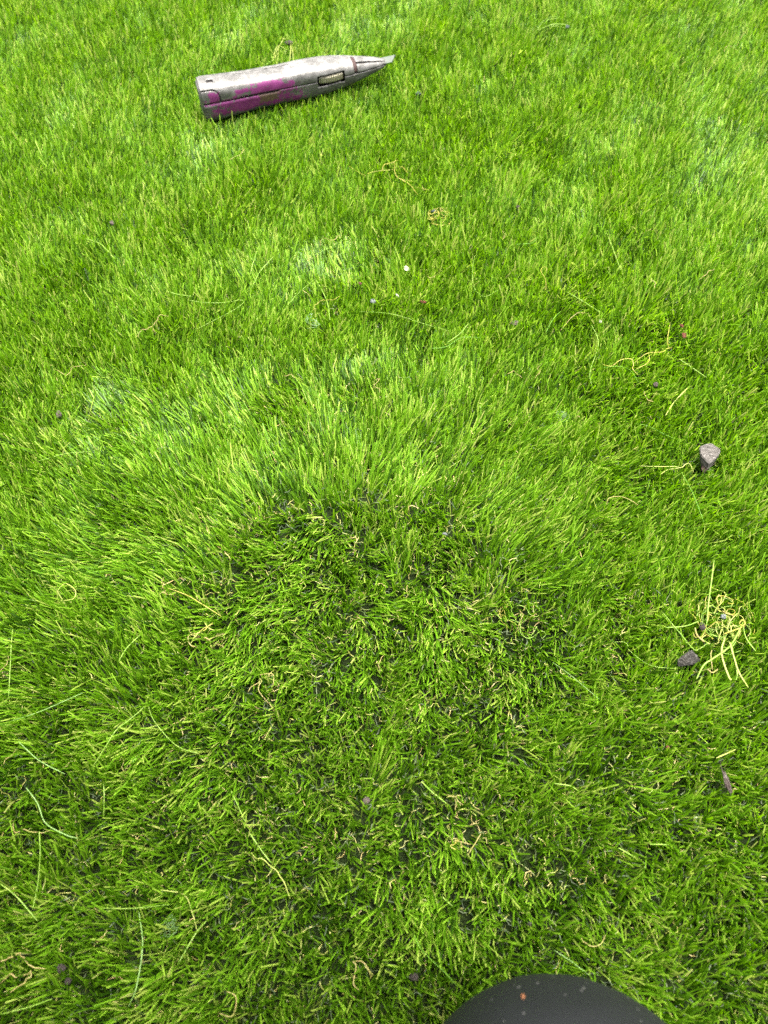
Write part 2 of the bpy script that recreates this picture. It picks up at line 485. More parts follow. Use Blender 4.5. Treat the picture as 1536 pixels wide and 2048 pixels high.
# ------------------------------------------------------------------ utility knife
def build_knife():
    XS = np.array([0, .003, .037, .064, .079, .097, .107, .117, .133, .143, .149, .1515])
    BS = np.array([.0108, .0114, .0112, .0112, .0115, .0115, .0110, .0100, .0076, .0055, .0034, .0012])
    CS = np.array([.0146, .0150, .0126, .0119, .0123, .0118, .0108, .0094, .0064, .0042, .0026, .0010])
    ZC = KN_Z + .0150
    def sec(x, a, off=0.0):
        b = np.interp(x, XS, BS) - off; c = np.interp(x, XS, CS) - off
        e = 2.0 / np.interp(x, [0, .1, .15], [3.6, 3.2, 2.3])
        ca, sa = np.cos(a), np.sin(a)
        # a = 0 is the front (-Y), a = 90 deg the top
        return np.stack([x, -b * np.sign(ca) * np.abs(ca) ** e, ZC + c * np.sign(sa) * np.abs(sa) ** e], -1)
    SEAM = math.asin(.24 ** (3.4 / 2))
    nx, na = 303, 168
    gx = np.linspace(0, .1515, nx); ga = np.linspace(-math.pi / 2, 1.5 * math.pi, na + 1)
    XX, AA = np.meshgrid(gx, ga, indexing='ij')
    P = sec(XX, AA)
    xc = (gx[:-1] + gx[1:]) / 2
    ac = (ga[:-1] + ga[1:]) / 2
    xq, aq = np.meshgrid(xc, ac, indexing='ij')
    pq = sec(xq, aq)
    yq, zq = pq[..., 1], pq[..., 2] - ZC
    cq = np.interp(xq, XS, CS); bq = np.interp(xq, XS, BS)
    front = yq < 0
    seam_z = .22 * cq
    dseam = zq - seam_z
    # the notch at the tail: rounded tab
    tab = front & (xq < .0130) & (dseam > .0) & (zq < cq * .80)
    rx, rz = .0130 - .0045, cq * .80 - .0045
    corner = (xq > rx) & (zq > rz) & (np.hypot(xq - rx, zq - rz) > .0045)
    tab &= ~corner
    tab_line = front & (xq < .0138) & (dseam > -.0005) & (zq < cq * .86) & ~tab & ~((xq > rx) & (zq > rz) & (np.hypot(xq - rx, zq - rz) > .0053))
    gap = (np.abs(dseam) < .00048)
    slot = front & (xq > .0908) & (xq < .1132) & (np.abs(dseam - .0002) < .0040)
    notch = (xq > .1215) & (xq < .1245) & (dseam > 0) & (yq < bq * .35)
    slit = (xq > .1245) & (xq < .1500) & (zq > cq * .45) & (yq > -bq * .62) & (yq < -bq * .40)
    hole = (xq > .0065) & (xq < .0115) & (zq > cq * .8) & (np.abs(yq + .002) < .0011)
    rib = (xq > .028) & (xq < .072) & (zq > cq * .6) & (np.abs(yq - .0035) < .0004)
    cut = gap | slot | notch | slit | hole | tab_line | rib
    upper = (dseam > 0) & ~cut & ~tab
    lower = (dseam <= 0) & ~cut
    ids = np.arange(nx * (na + 1)).reshape(nx, na + 1)
    quad = np.stack([ids[:-1, :-1], ids[1:, :-1], ids[1:, 1:], ids[:-1, 1:]], -1)
    # --- materials
    def metal(paint):
        k = NT('worn_cast_metal' if not paint else 'worn_painted_metal')
        oc = k.obj()
        sp = k.n('ShaderNodeSeparateXYZ'); k.set(sp.inputs[0], oc)
        n1 = k.noise(120, 5, .65, oc); n2 = k.noise(900, 3, .6, oc); n3 = k.noise(420, 4, .7, oc)
        col = k.mix(k.step(n1, .36, .66), (0.085, 0.083, 0.075), (0.180, 0.175, 0.165))
        col = k.mix(k.math('MULTIPLY', k.step(n3, .60, .70), .55), col, (0.025, 0.022, 0.018))
        col = k.mix(k.math('MULTIPLY', k.step(n2, .58, .68), .35), col, (0.32, 0.31, 0.30))
        mpg = k.n('ShaderNodeMapping'); mpg.inputs['Scale'].default_value = (60, 1400, 1400)
        k.set(mpg.inputs['Vector'], oc)
        scr = k.noise(1.0, 2, .5, mpg.outputs[0])
        col = k.mix(k.math('MULTIPLY', k.step(scr, .60, .68), .45), col, (0.04, 0.038, 0.033))
        col = k.mix(k.math('MULTIPLY', k.step(scr, .36, .30), .4), col, (0.34, 0.33, 0.32))
        def patch(cx, cz, hx, hz, amt=1.5, lo=.0, hi=.14):
            ax = k.math('DIVIDE', k.math('ABSOLUTE', k.math('SUBTRACT', sp.outputs[0], cx)), hx)
            az = k.math('DIVIDE', k.math('ABSOLUTE', k.math('SUBTRACT', sp.outputs[2], cz)), hz)
            d = k.math('SUBTRACT', 1.0, k.math('MAXIMUM', ax, az))
            w = k.math('MULTIPLY', k.math('SUBTRACT', n3, .5), amt)
            w2 = k.math('MULTIPLY', k.math('SUBTRACT', n1, .5), amt)
            return k.step(k.math('ADD', k.math('ADD', d, w), w2), lo, hi)
        fr = k.math('LESS_THAN', sp.outputs[1], -.002)
        ms = patch(.040, ZC - .0022, .034, .0060, 2.1)
        for a in ((.056, ZC + .0052, .017, .0030, 2.3), (.0095, ZC + .0055, .0045, .0052, 1.8), (.052, ZC + .0085, .012, .0018, 2.6), (.034, ZC + .0075, .006, .0014, 3.0)):
            ms = k.math('MAXIMUM', ms, patch(*a))
        ms = k.math('MULTIPLY', ms, fr)
        pur = k.mix(k.step(n1, .35, .65), (0.105, 0.010, 0.072), (0.155, 0.018, 0.110))
        ol = patch(.0515, ZC - .0010, .0085, .0040, 1.6)
        pur = k.mix(k.math('MULTIPLY', ol, .8), pur, (0.06, 0.05, 0.014))
        c2 = k.mix(ms, col, pur)
        met = k.math('MULTIPLY', k.math('SUBTRACT', 1.0, ms), .55)
        ro = k.math('ADD', k.math('MULTIPLY', n1, .25), .42)
        return k.out(k.bsdf(c2, ro, met, .5, k.bump(k.math('ADD', n3, k.math('MULTIPLY', n2, .6)), .35, .0006)))
    mp = metal(True)
    k = NT('dark_inside'); md = k.out(k.bsdf((.012, .010, .009), .8))
    k = NT('rusty_slot'); mr = k.out(k.bsdf(k.mix(k.noise(900), (.016, .005, .004), (.042, .016, .012)), .8))
    k = NT('wheel_steel'); oc = k.obj()
    mw = k.out(k.bsdf(k.mix(k.step(k.noise(700, 4, vec=oc), .35, .65), (.30, .28, .19), (.46, .43, .33)), .45, .4))
    k = NT('blade_steel'); oc = k.obj()
    mb = k.out(k.bsdf(k.mix(k.noise(300, 4, vec=oc), (.055, .068, .052), (.10, .115, .095)), .5, .4))
    root = empty('utility_knife', (KN_O.x, KN_O.y, 0), KN_YAW)
    tag(root, 'worn silver carpet knife with flaking purple paint and thumb wheel', 'knife')
    def shell(name, mask, mat):
        f = quad[mask]
        us, inv = np.unique(f.ravel(), return_inverse=True)
        me = mesh_np(name, P.reshape(-1, 3)[us], inv.reshape(-1, 4))
        o = link(name, me, mat, root)
        s = o.modifiers.new('thick', 'SOLIDIFY'); s.thickness = .0009; s.offset = -1
        return o
    shell('upper_shell', upper, mp)
    shell('lower_shell', lower, mp)
    tab_o = shell('end_tab', tab, mp)
    # inner body seen through seam, slots and notch
    gx2 = np.linspace(.0012, .1505, 60); ga2 = np.linspace(-math.pi / 2, 1.5 * math.pi, 65)[:-1]
    X2, A2 = np.meshgrid(gx2, ga2, indexing='ij')
    P2 = sec(X2, A2, .0011)
    bm = bmesh.new()
    vv = [[bm.verts.new(P2[i, j]) for j in range(64)] for i in range(60)]
    skip = lambda i, j: 0.0895 < (gx2[i] + gx2[i + 1]) / 2 < .1145 and P2[i, j, 1] < -.004 and abs(P2[i, j, 2] - ZC - .0026) < .0052
    for i in range(59):
        for j in range(64):
            if not skip(i, j):
                bm.faces.new((vv[i][j], vv[i + 1][j], vv[i + 1][(j + 1) % 64], vv[i][(j + 1) % 64]))
    bm.faces.new(vv[0]); bm.faces.new(vv[-1][::-1])
    me = bpy.data.meshes.new('inner_body'); bm.to_mesh(me); bm.free()
    link('inner_body', me, md, root)
    # rusty strip in the notch
    bm = bmesh.new()
    for a0, a1 in zip(np.linspace(.30, 1.9, 14)[:-1], np.linspace(.30, 1.9, 14)[1:]):
        for x0, x1 in ((.1216, .1244),):
            p = [sec(np.array(x), np.array(a), .0006) for x, a in ((x0, a0), (x1, a0), (x1, a1), (x0, a1))]
            bm.faces.new([bm.verts.new(v) for v in p])
    bmesh.ops.remove_doubles(bm, verts=bm.verts, dist=1e-5)
    me = bpy.data.meshes.new('rusty_strip'); bm.to_mesh(me); bm.free()
    tag(link('rusty_strip', me, mr, root), 'rust brown strip in the notch of the nose')
    # tail plate
    bm = bmesh.new()
    ring = [bm.verts.new(sec(np.array(.0004), np.array(a), .0010)) for a in np.linspace(0, 2 * math.pi, 49)[:-1]]
    ring2 = [bm.verts.new(Vector((-.0012, v.co.y * .9, ZC + (v.co.z - ZC) * .92))) for v in ring]
    for i in range(48):
        bm.faces.new((ring[i], ring[(i + 1) % 48], ring2[(i + 1) % 48], ring2[i]))
    bm.faces.new(ring2)
    me = bpy.data.meshes.new('tail_plate'); bm.to_mesh(me); bm.free()
    link('tail_plate', me, mp, root, False)
    # knurled thumb wheel, lying in the seam plane
    wx, wr, nt = .1020, .030, 13
    zw = ZC + .22 * float(np.interp(wx, XS, CS)) + .0002
    bc = float(np.interp(wx, XS, BS))
    bm = bmesh.new()
    prof = []
    half = .0098 / wr
    for i in range(nt * 4 + 1):
        a = -math.pi / 2 - half + 2 * half * i / (nt * 4)
        rr_ = wr if i % 4 in (0, 1) else wr - .0010
        prof.append((wx + rr_ * math.cos(a), -bc - .0006 + wr + rr_ * math.sin(a)))
    prof += [(wx + .0098, -bc + .006), (wx - .0098, -bc + .006)]
    lay = []
    for z, ins in ((-.0024, .0004), (-.0018, 0), (.0018, 0), (.0024, .0004)):
        lay.append([bm.verts.new((x_, y_ + ins, zw + z)) for x_, y_ in prof])
    m = len(prof)
    for a, b in zip(lay[:-1], lay[1:]):
        for i in range(m):
            bm.faces.new((a[i], a[(i + 1) % m], b[(i + 1) % m], b[i]))
    bm.faces.new(lay[0][::-1]); bm.faces.new(lay[-1])
    me = bpy.data.meshes.new('thumb_wheel'); bm.to_mesh(me); bm.free()
    link('thumb_wheel', me, mw, root, False)
    # trapezoid blade, bevelled cutting edge
    bm = bmesh.new()
    zb = ZC + .0014
    pts = [(.128, -.0030), (.1545, -.0036), (.1598, .0040), (.134, .0040)]
    lo = [bm.verts.new((x, y, zb - .0003 + (.0002 if i in (0, 1) else 0))) for i, (x, y) in enumerate(pts)]
    hi = [bm.verts.new((x, y, zb + .0003 - (.0002 if i in (0, 1) else 0))) for i, (x, y) in enumerate(pts)]
    bm.faces.new(lo[::-1]); bm.faces.new(hi)
    for i in range(4):
        bm.faces.new((lo[i], lo[(i + 1) % 4], hi[(i + 1) % 4], hi[i]))
    me = bpy.data.meshes.new('blade'); bm.to_mesh(me); bm.free()
    link('blade', me, mb, root, False)
build_knife()

# ------------------------------------------------------------------ stones and crumbs
def rock_mat(name, a, b, c, scale=900, rough=.85):
    k = NT(name); oc = k.obj()
    n1 = k.noise(scale, 3, .6, oc); n2 = k.noise(scale * .25, 4, .6, oc); n3 = k.noise(scale * 2.2, 2, .5, oc)
    col = k.mix(k.step(n2, .35, .65), a, b)
    col = k.mix(k.step(n1, .57, .64), col, c)
    col = k.mix(k.math('MULTIPLY', k.step(n3, .58, .66), .7), col, tuple(x * .25 for x in a))
    return k.out(k.bsdf(col, rough, 0, .3, k.bump(n1, .6, .0008)))

def hull(name, pts, mat, label, cat, group=None, rough=.0004, seed=0, cuts=3):
    r = np.random.default_rng(seed)
    c = sum((Vector(p) for p in pts), Vector()) / len(pts)
    base = Vector((c.x, c.y, min(p[2] for p in pts)))
    bm = bmesh.new()
    for p in pts: bm.verts.new(Vector(p) - base)
    res = bmesh.ops.convex_hull(bm, input=bm.verts)
    bmesh.ops.delete(bm, geom=[g for g in res['geom_interior'] if isinstance(g, bmesh.types.BMVert)], context='VERTS')
    bmesh.ops.bevel(bm, geom=bm.edges[:], offset=rough * 1.3, segments=1, affect='EDGES')
    bmesh.ops.triangulate(bm, faces=bm.faces)
    bmesh.ops.subdivide_edges(bm, edges=bm.edges[:], cuts=cuts, use_grid_fill=True)
    bm.normal_update()
    for v in bm.verts: v.co += v.normal * r.normal(0, rough * .35)
    me = bpy.data.meshes.new(name); bm.to_mesh(me); bm.free()
    o = link(name, me, mat, None, False); o.location = base
    return tag(o, label, cat, group)

M_STONE = rock_mat('stone_grey', (.060, .055, .047), (.086, .078, .068), (.16, .15, .135))
M_RED = rock_mat('stone_redbrown', (.025, .014, .011), (.045, .028, .023), (.11, .065, .045))
M_DARK = rock_mat('stone_dark', (.016, .0145, .012), (.034, .031, .026), (.085, .08, .07))
M_BARK = rock_mat('bark_brown', (.040, .029, .024), (.080, .062, .054), (.16, .14, .12), 700)
M_SOIL = rock_mat('soil_dark', (.018, .014, .011), (.035, .028, .023), (.08, .065, .055), 800)
M_PEB = rock_mat('pebble_grey', (.080, .092, .090), (.13, .145, .14), (.20, .21, .20))
M_MAROON = rock_mat('maroon', (.050, .014, .012), (.08, .028, .022), (.15, .07, .055))
M_LEAF = rock_mat('dead_leaf', (.050, .013, .007), (.095, .028, .012), (.16, .07, .03), 500)
M_WHITE = rock_mat('seed_white', (.30, .31, .22), (.36, .37, .28), (.45, .46, .38))
M_TEAL = rock_mat('crumb_teal', (.025, .038, .032), (.05, .07, .062), (.11, .14, .12))
M_ORANGE = rock_mat('flake_orange', (.16, .055, .02), (.22, .085, .03), (.26, .14, .07))

ZS = .68
tops = [tuple(at(x, y, (.034 - (y - 885) / 45 * .003) * ZS)) for x, y in STONE_TOP]
bots = [tuple(at(x, y, .010 * ZS)) for x, y in ((1402, 912), (1420, 905), (1432, 913), (1430, 926), (1413, 942), (1401, 930))]
mids = [tuple(at(1400, 914, .024 * ZS)), tuple(at(1404, 938, .0185 * ZS)), tuple(at(1408, 944, .020 * ZS))]
hull('stone_chip', tops + bots + mids, M_STONE, 'angular speckled grey stone chip with flat top on the turf', 'stone', seed=1)
pp = [tuple(at(x, y, z * ZS)) for x, y, z in ((1403, 931, .0245), (1411, 930, .0245), (1415, 937, .024), (1408, 946, .0235), (1403, 941, .023), (1405, 935, .016), (1411, 942, .015))]
hull('stone_crumb', pp, M_RED, 'dark red-brown crumb wedged under the speckled grey stone chip', 'crumb', rough=.00025, seed=2)
pp = [tuple(at(x, y, z * ZS)) for x, y, z in ((1353, 1321, .019), (1364, 1310, .022), (1384, 1299, .023), (1393, 1309, .0225), (1402, 1321, .020), (1379, 1331, .018), (1356, 1334, .015), (1360, 1330, .008), (1395, 1325, .008), (1385, 1312, .008))]
hull('stone_wedge', pp, M_DARK, 'dark grey wedge-shaped stone beside the yellow fibre tangle', 'stone', seed=3)
pp = [tuple(at(x, y, z * ZS)) for x, y, z in ((1444, 1539, .0275), (1450, 1541, .0285), (1460, 1562, .029), (1466, 1583, .0275), (1461, 1588, .026), (1450, 1570, .026), (1446, 1552, .0265), (1455, 1575, .019), (1449, 1552, .020))]
hull('bark_chip', pp, M_BARK, 'long narrow grey-brown bark chip standing in the grass', 'bark', rough=.0003, seed=4)

def lump(name, px, py, rx, ry, rz, mat, label, cat, rot=0, dz=.0, group=None, seed=0, sub=2, amp=.22):
    """a small irregular crumb, sizes in millimetres"""
    p0 = at(px, py, .015)
    z = pile_top(p0.x, p0.y) + dz * .7 - .0012
    rx, ry, rz = rx * .72, ry * .72, rz * .72
    p = at(px, py, z)
    bm = bmesh.new()
    bmesh.ops.create_icosphere(bm, subdivisions=sub, radius=1)
    r = np.random.default_rng(seed + 100)
    ks = r.normal(0, 1.6, (5, 3)); phs = r.uniform(0, 6.28, 5)
    for v in bm.verts:
        c = np.array(v.co)
        v.co *= 1 + amp * float(np.sin(ks @ c * 1.6 + phs).sum()) / 2.2 + r.normal(0, .05)
    me = bpy.data.meshes.new(name); bm.to_mesh(me); bm.free()
    o = link(name, me, mat, None, False)
    o.location = p; o.scale = (rx * 1e-3, ry * 1e-3, rz * 1e-3); o.rotation_euler = (r.normal(0, .25), r.normal(0, .25), rot)
    return tag(o, label, cat, group)

lump('pebble', 746, 603, 2.6, 2.4, 2.0, M_PEB, 'small smooth pale grey pebble above the long green thread', 'pebble', seed=1, amp=.1)
lump('pebble', 1312, 769, 2.0, 2.4, 2.0, M_BARK, 'tiny brown pebble beneath the forked yellow fibre', 'pebble', seed=2)
lump('leaf_scrap', 1364, 652, 2.0, 2.6, 1.2, M_LEAF, 'upper of two rust-red leaf scraps in the grass', 'leaf', seed=3, rot=.4)
lump('leaf_scrap', 1369, 671, 2.6, 2.6, 1.3, M_LEAF, 'lower and larger of two rust-red leaf scraps', 'leaf', seed=4, rot=-.6)
lump('seed_head', 813, 537, 2.2, 2.2, 1.8, M_WHITE, 'larger creamy white seed head on the grass tips', 'seed', seed=5, amp=.4)
lump('seed_head', 795, 591, 1.5, 1.3, 1.1, M_WHITE, 'small creamy white seed near the pale grey pebble', 'seed', seed=6, amp=.4)
lump('seed_head', 1201, 643, 1.1, 2.0, 1.0, M_WHITE, 'slim pale seed beside the tall bent green strand', 'seed', seed=7, amp=.3)
lump('seed_head', 1391, 1635, 1.2, .8, .8, M_WHITE, 'tiny white seed below the bark chip', 'seed', seed=8)
lump('crumb', 720, 567, 2.0, 1.8, 1.4, M_MAROON, 'maroon crumb near the thin black thread', 'crumb', seed=9)
lump('crumb', 847, 604, 3.0, 1.6, 1.2, M_LEAF, 'flat rust-brown crumb beside the small creamy seed', 'crumb', seed=10, dz=-.001)
lump('crumb', 1336, 1494, 1.4, 1.4, 1.0, M_LEAF, 'tiny bright rust-red crumb left of the bark chip', 'crumb', seed=11, dz=-.001)
lump('soil_lump', 829, 1954, 3.0, 2.4, 2.0, M_SOIL, 'dark soil lump near the kneeling knee', 'soil', seed=12, dz=-.001)
lump('soil_lump', 122, 1938, 2.6, 2.6, 1.8, M_SOIL, 'dark soil lump beside the thick crinkled tan fibres', 'soil', seed=13, dz=-.0015)
lump('soil_lump', 138, 1962, 2.4, 1.8, 1.6, M_SOIL, 'smaller soil crumb just below another dark lump', 'soil', seed=14, dz=-.003)
lump('soil_lump', 1061, 1848, 2.0, 1.6, 1.4, M_DARK, 'grey grit lump in the grass above the knee', 'soil', seed=15, dz=-.002)
lump('crumb', 224, 446, 3.2, 1.8, 1.4, M_BARK, 'brown bark crumb alone among upright blades', 'crumb', rot=-.8, seed=16, dz=-.001)
lump('crumb', 837, 187, 3.4, 2.6, 1.8, M_TEAL, 'grey-green crumb near the knife blade', 'crumb', seed=17)
lump('crumb', 867, 422, 3.0, 1.4, 1.2, M_TEAL, 'dark grey crumb on top of the small yellow curl tangle', 'crumb', seed=18, dz=.002)
lump('crumb', 578, 86, 5.0, 2.6, 2.2, M_SOIL, 'dark crumb caught in the fibre bunch behind the knife', 'crumb', seed=19, dz=.004)
lump('crumb', 1134, 53, 2.6, 2.6, 1.8, M_TEAL, 'dark crumb under the arching bunch of pale blades', 'crumb', seed=20, dz=-.001)
lump('crumb', 1036, 414, 2.2, 2.2, 1.4, M_SOIL, 'small dark crumb with a tan fleck, alone in the turf', 'crumb', seed=21, dz=-.002)
lump('crumb', 1030, 646, 5.0, 3.4, 1.2, M_BARK, 'flat dull brown patch of grit sunk in the turf', 'crumb', seed=22, dz=-.005)
lump('crumb', 733, 1602, 2.6, 2.4, 1.6, M_BARK, 'brown crumb sunk in the trodden grass', 'crumb', seed=23, dz=-.003)
lump('crumb', 117, 829, 2.4, 3.4, 1.4, M_BARK, 'tan-brown bark crumb in the leaning grass', 'crumb', seed=24, dz=-.002)
lump('crumb', 890, 1068, 2.0, 1.6, 1.3, M_PEB, 'pale grey grit grain in the trodden patch', 'grit', seed=25, dz=-.001)
lump('crumb', 1405, 1254, 2.2, 2.6, 1.8, M_SOIL, 'dark round crumb at the left of the yellow tangle', 'crumb', seed=26, dz=.004)
lump('crumb', 1447, 1233, 2.4, 1.8, 1.4, M_PEB, 'grey grit grain on top of the yellow tangle', 'grit', seed=27, dz=.006)

# ------------------------------------------------------------------ loose strands
M_PALE = plain_yarn('loose_pale_green', (.17, .31, .030), (.25, .38, .06))
M_GREEN = plain_yarn('loose_green', (.10, .27, .015), (.16, .34, .03))
M_YEL = plain_yarn('loose_yellow', (.30, .28, .035), (.35, .33, .065), .25)
M_TAN = plain_yarn('loose_tan', (.30, .235, .085), (.27, .25, .07), .22)
M_CREAM = plain_yarn('loose_cream', (.34, .36, .09), (.31, .38, .07), .22)
M_BLACK = plain_yarn('loose_black', (.012, .02, .012), (.02, .03, .015), .0)
M_MINT = plain_yarn('loose_mint', (.16, .29, .06), (.21, .35, .10), .3)
M_LINT = plain_yarn('lint_white', (.13, .24, .08), (.19, .30, .13), .3)

def catmull(P, n):
    P = [P[0] * 2 - P[1]] + list(P) + [P[-1] * 2 - P[-2]]
    out = []
    for i in range(1, len(P) - 2):
        for s in range(n):
            t = s / n
            a, b, c, d = P[i - 1], P[i], P[i + 1], P[i + 2]
            out.append(.5 * ((2 * b) + (c - a) * t + (2 * a - 5 * b + 4 * c - d) * t * t + (3 * b - a - 3 * c + d) * t ** 3))
    out.append(P[-2])
    return out

def ribbon_mesh(name, pts, w, thick, r, taper=True):
    n = len(pts)
    verts, faces = [], []
    up0 = Vector((r.normal(0, .35), r.normal(0, .35), 1)).normalized()
    for i, p in enumerate(pts):
        d = (pts[min(i + 1, n - 1)] - pts[max(i - 1, 0)])
        d = d.normalized() if d.length > 1e-9 else Vector((1, 0, 0))
        s = d.cross(up0)
        s = s.normalized() if s.length > 1e-6 else Vector((1, 0, 0))
        u = s.cross(d)
        k = 1.0
        if taper: k = .55 + .45 * min(1, 6 * min(i, n - 1 - i) / n)
        for a, b in ((-1, 0), (0, 1), (1, 0), (0, -1)):
            verts.append(p + s * (a * w * .5 * k) + u * (b * thick * .5))
    for i in range(n - 1):
        for j in range(4):
            faces.append((i * 4 + j, i * 4 + (j + 1) % 4, (i + 1) * 4 + (j + 1) % 4, (i + 1) * 4 + j))
    faces.append((3, 2, 1, 0)); b = (n - 1) * 4
    faces.append((b, b + 1, b + 2, b + 3))
    me = bpy.data.meshes.new(name)
    me.from_pydata([tuple(v) for v in verts], [], faces)
    return me

SEED = [0]
def path(px, dz, wig, r, n=8, lift=None):
    P = []
    m = len(px)
    for i, (x, y) in enumerate(px):
        g = at(x, y, .015)
        z = pile_top(g.x, g.y) + dz + r.normal(0, .0007)
        if lift: z += lift * math.sin(math.pi * i / max(1, m - 1))
        P.append(at(x, y, z))
    Q = catmull(P, n)
    if wig:
        f1, f2 = r.uniform(.7, 1.1), r.uniform(.5, .9)
        a1, a2 = r.uniform(0, 6), r.uniform(0, 6)
        for i, p in enumerate(Q):
            e = min(1, 3 * min(i, len(Q) - 1 - i) / len(Q))
            p.x += e * wig * math.sin(i * f1 + a1); p.y += e * wig * math.sin(i * f2 + a2); p.z += .5 * wig * math.sin(i * f1 * .8 + a2)
    return Q

def strand(px, mat, label, cat='fibre', w=.00095, name='loose_fibre', dz=.0005, wig=0.0, group=None, extra=(), lift=None):
    SEED[0] += 1
    r = np.random.default_rng(1000 + SEED[0])
    w *= .55; dz = dz * .5 - .0010
    paths = [path(p, dz, wig, r, lift=lift) for p in (px,) + tuple(extra)]
    org = paths[0][0].copy()
    if len(paths) == 1:
        o = link(name, ribbon_mesh(name, [p - org for p in paths[0]], w, w * .42, r), mat)
        o.location = org
    else:
        o = empty(name, org)
        for p in paths:
            link('strand', ribbon_mesh('strand', [q - org for q in p], w, w * .42, r), mat, o)
    return tag(o, label, cat, group)

CURL = dict(w=.0008, wig=.0004)
def blade(px, label, mat=None, w=.0012, **k): strand(px, mat or M_PALE, label, 'grass blade', w=w, name='grass_clipping', group='loose pale green clippings', **k)
def thread(px, label, w=.0007, **k): strand(px, M_GREEN, label, 'thread', w=w, name='loose_thread', group='loose green threads', **k)
def curl(px, label, mat=None, **k): strand(px, mat or M_TAN, label, 'fibre', name='loose_fibre', group='short loose tan curls', **dict(CURL, **k))

# long ones that stand out
strand([(375, 600), (410, 605), (447, 605), (480, 600), (487, 605), (467, 620), (433, 638), (390, 660)], M_PALE, 'long pale green strand folded back in a sharp hairpin', 'strand', w=.0009, name='loose_strand')
strand([(718, 623), (760, 625), (793, 630), (850, 648), (900, 662)], M_PALE, 'long bright green thread bent once below the pale grey pebble', 'thread', w=.0008, name='loose_thread')
strand([(950, 510), (945, 540), (948, 573), (968, 593), (997, 580)], M_PALE, 'pale green strand hooked like a fish hook', 'strand', w=.0008, name='loose_strand')
strand([(680, 540), (707, 535), (733, 525)], M_BLACK, 'thin black thread lying on the grass near the maroon crumb', 'thread', w=.0008, name='loose_thread', dz=.002)
strand([(1092, 580), (1091, 559), (1082, 542), (1087, 533), (1094, 537), (1089, 545)], M_YEL, 'thin yellow fibre ending in a small round loop', 'fibre', w=.0007, dz=.001)
strand([(1206, 729), (1223, 732), (1241, 720), (1262, 718), (1267, 730), (1265, 737), (1276, 750)], M_YEL, 'forked wavy yellow fibre with several branches beneath the leaf scraps', 'fibre', w=.0010, dz=.0015,
       extra=([(1267, 728), (1280, 716), (1297, 706), (1324, 704), (1333, 698), (1344, 695)], [(1297, 707), (1299, 716), (1295, 726), (1273, 738)], [(1337, 695), (1335, 678), (1340, 647)]))
strand([(1185, 777), (1180, 744), (1195, 699), (1195, 675), (1183, 650)], M_PALE, 'tall bent pale green strand left of the forked yellow fibre', 'strand', w=.0009, name='loose_strand')
strand([(1331, 831), (1349, 804), (1375, 776)], M_CREAM, 'broad cream-green blade below the tiny brown pebble', 'grass blade', w=.0019, name='grass_clipping')
strand([(1279, 932), (1314, 933), (1349, 933), (1363, 935), (1372, 928), (1380, 928), (1387, 944)], M_CREAM, 'cream strand with forked end beside the speckled stone chip', 'strand', w=.0010, name='loose_strand', dz=.001,
       extra=([(1321, 949), (1335, 940), (1363, 935)],))
strand([(1213, 1010), (1218, 996), (1241, 993), (1262, 1001), (1276, 1010)], M_TAN, 'tan fibre arched over leaning grass, its end kinked', 'fibre', w=.0009, dz=.002)
strand([(1324, 1223), (1359, 1265), (1387, 1298), (1400, 1297), (1419, 1284)], M_PALE, 'long pale blade sagging from the grass to the yellow tangle', 'grass blade', w=.0010, name='grass_clipping', dz=.003)
strand([(1223, 1284), (1248, 1284), (1256, 1292), (1258, 1300), (1297, 1329), (1335, 1336), (1356, 1336)], M_PALE, 'long curving thread that runs to the dark wedge stone', 'thread', w=.0007, name='loose_thread', dz=.002)
strand([(1105, 1324), (1147, 1355), (1199, 1399)], M_MINT, 'straight thin mint green thread right of the trodden patch', 'thread', w=.0007, name='loose_thread', dz=.002)
strand([(25, 1258), (22, 1300), (17, 1397)], M_PALE, 'straight upright pale strand with a tan fibre at its side', 'strand', w=.0010, name='loose_strand', dz=.002)
strand([(20, 1443), (80, 1423), (133, 1400), (167, 1385)], M_MINT, 'slender mint green strand above the pale bowed one', 'strand', w=.0009, name='loose_strand', dz=.002)
strand([(183, 1538), (213, 1490), (233, 1460), (267, 1433), (290, 1412)], M_PALE, 'pale bowed strand whose top meets another drooping strand', 'strand', w=.0010, name='loose_strand', dz=.003)
strand([(297, 1413), (307, 1440), (337, 1477), (363, 1497), (397, 1507)], M_PALE, 'drooping pale strand curving away from the bowed one', 'strand', w=.0009, name='loose_strand', dz=.003)
strand([(37, 1483), (70, 1515), (97, 1532), (130, 1548)], M_MINT, 'mint green blade bending gently below the slender one', 'grass blade', w=.0011, name='grass_clipping', dz=.003)
strand([(52, 1575), (75, 1607), (91, 1646), (130, 1669), (156, 1677)], M_MINT, 'bent mint green blade crossing a crinkled tan fibre', 'grass blade', w=.0013, name='grass_clipping', dz=.003)
strand([(26, 1646), (29, 1663), (52, 1660), (75, 1666), (101, 1661)], M_TAN, 'crinkled tan fibre under the bent mint green blade', 'fibre', w=.0010, dz=.001, wig=.0004)
strand([(78, 1663), (80, 1708), (75, 1770), (65, 1819)], M_PALE, 'long bowed pale blade hanging from the crinkled tan fibre', 'grass blade', w=.0010, name='grass_clipping', dz=.003)
strand([(278, 1825), (285, 1891), (273, 1972), (257, 2014)], M_MINT, 'long bowed mint green blade near the white lint', 'grass blade', w=.0012, name='grass_clipping', dz=.004)
strand([(322, 1780), (368, 1790), (384, 1825), (394, 1861)], M_CREAM, 'cream strand bent at right angles above the white lint', 'strand', w=.0010, name='loose_strand', dz=.002)
strand([(0, 1923), (20, 1916), (39, 1908), (50, 1920), (62, 1933), (91, 1938)], M_TAN, 'thick crinkled tan fibre, upper of a pair', 'fibre', w=.0013, dz=.003, wig=.0004)
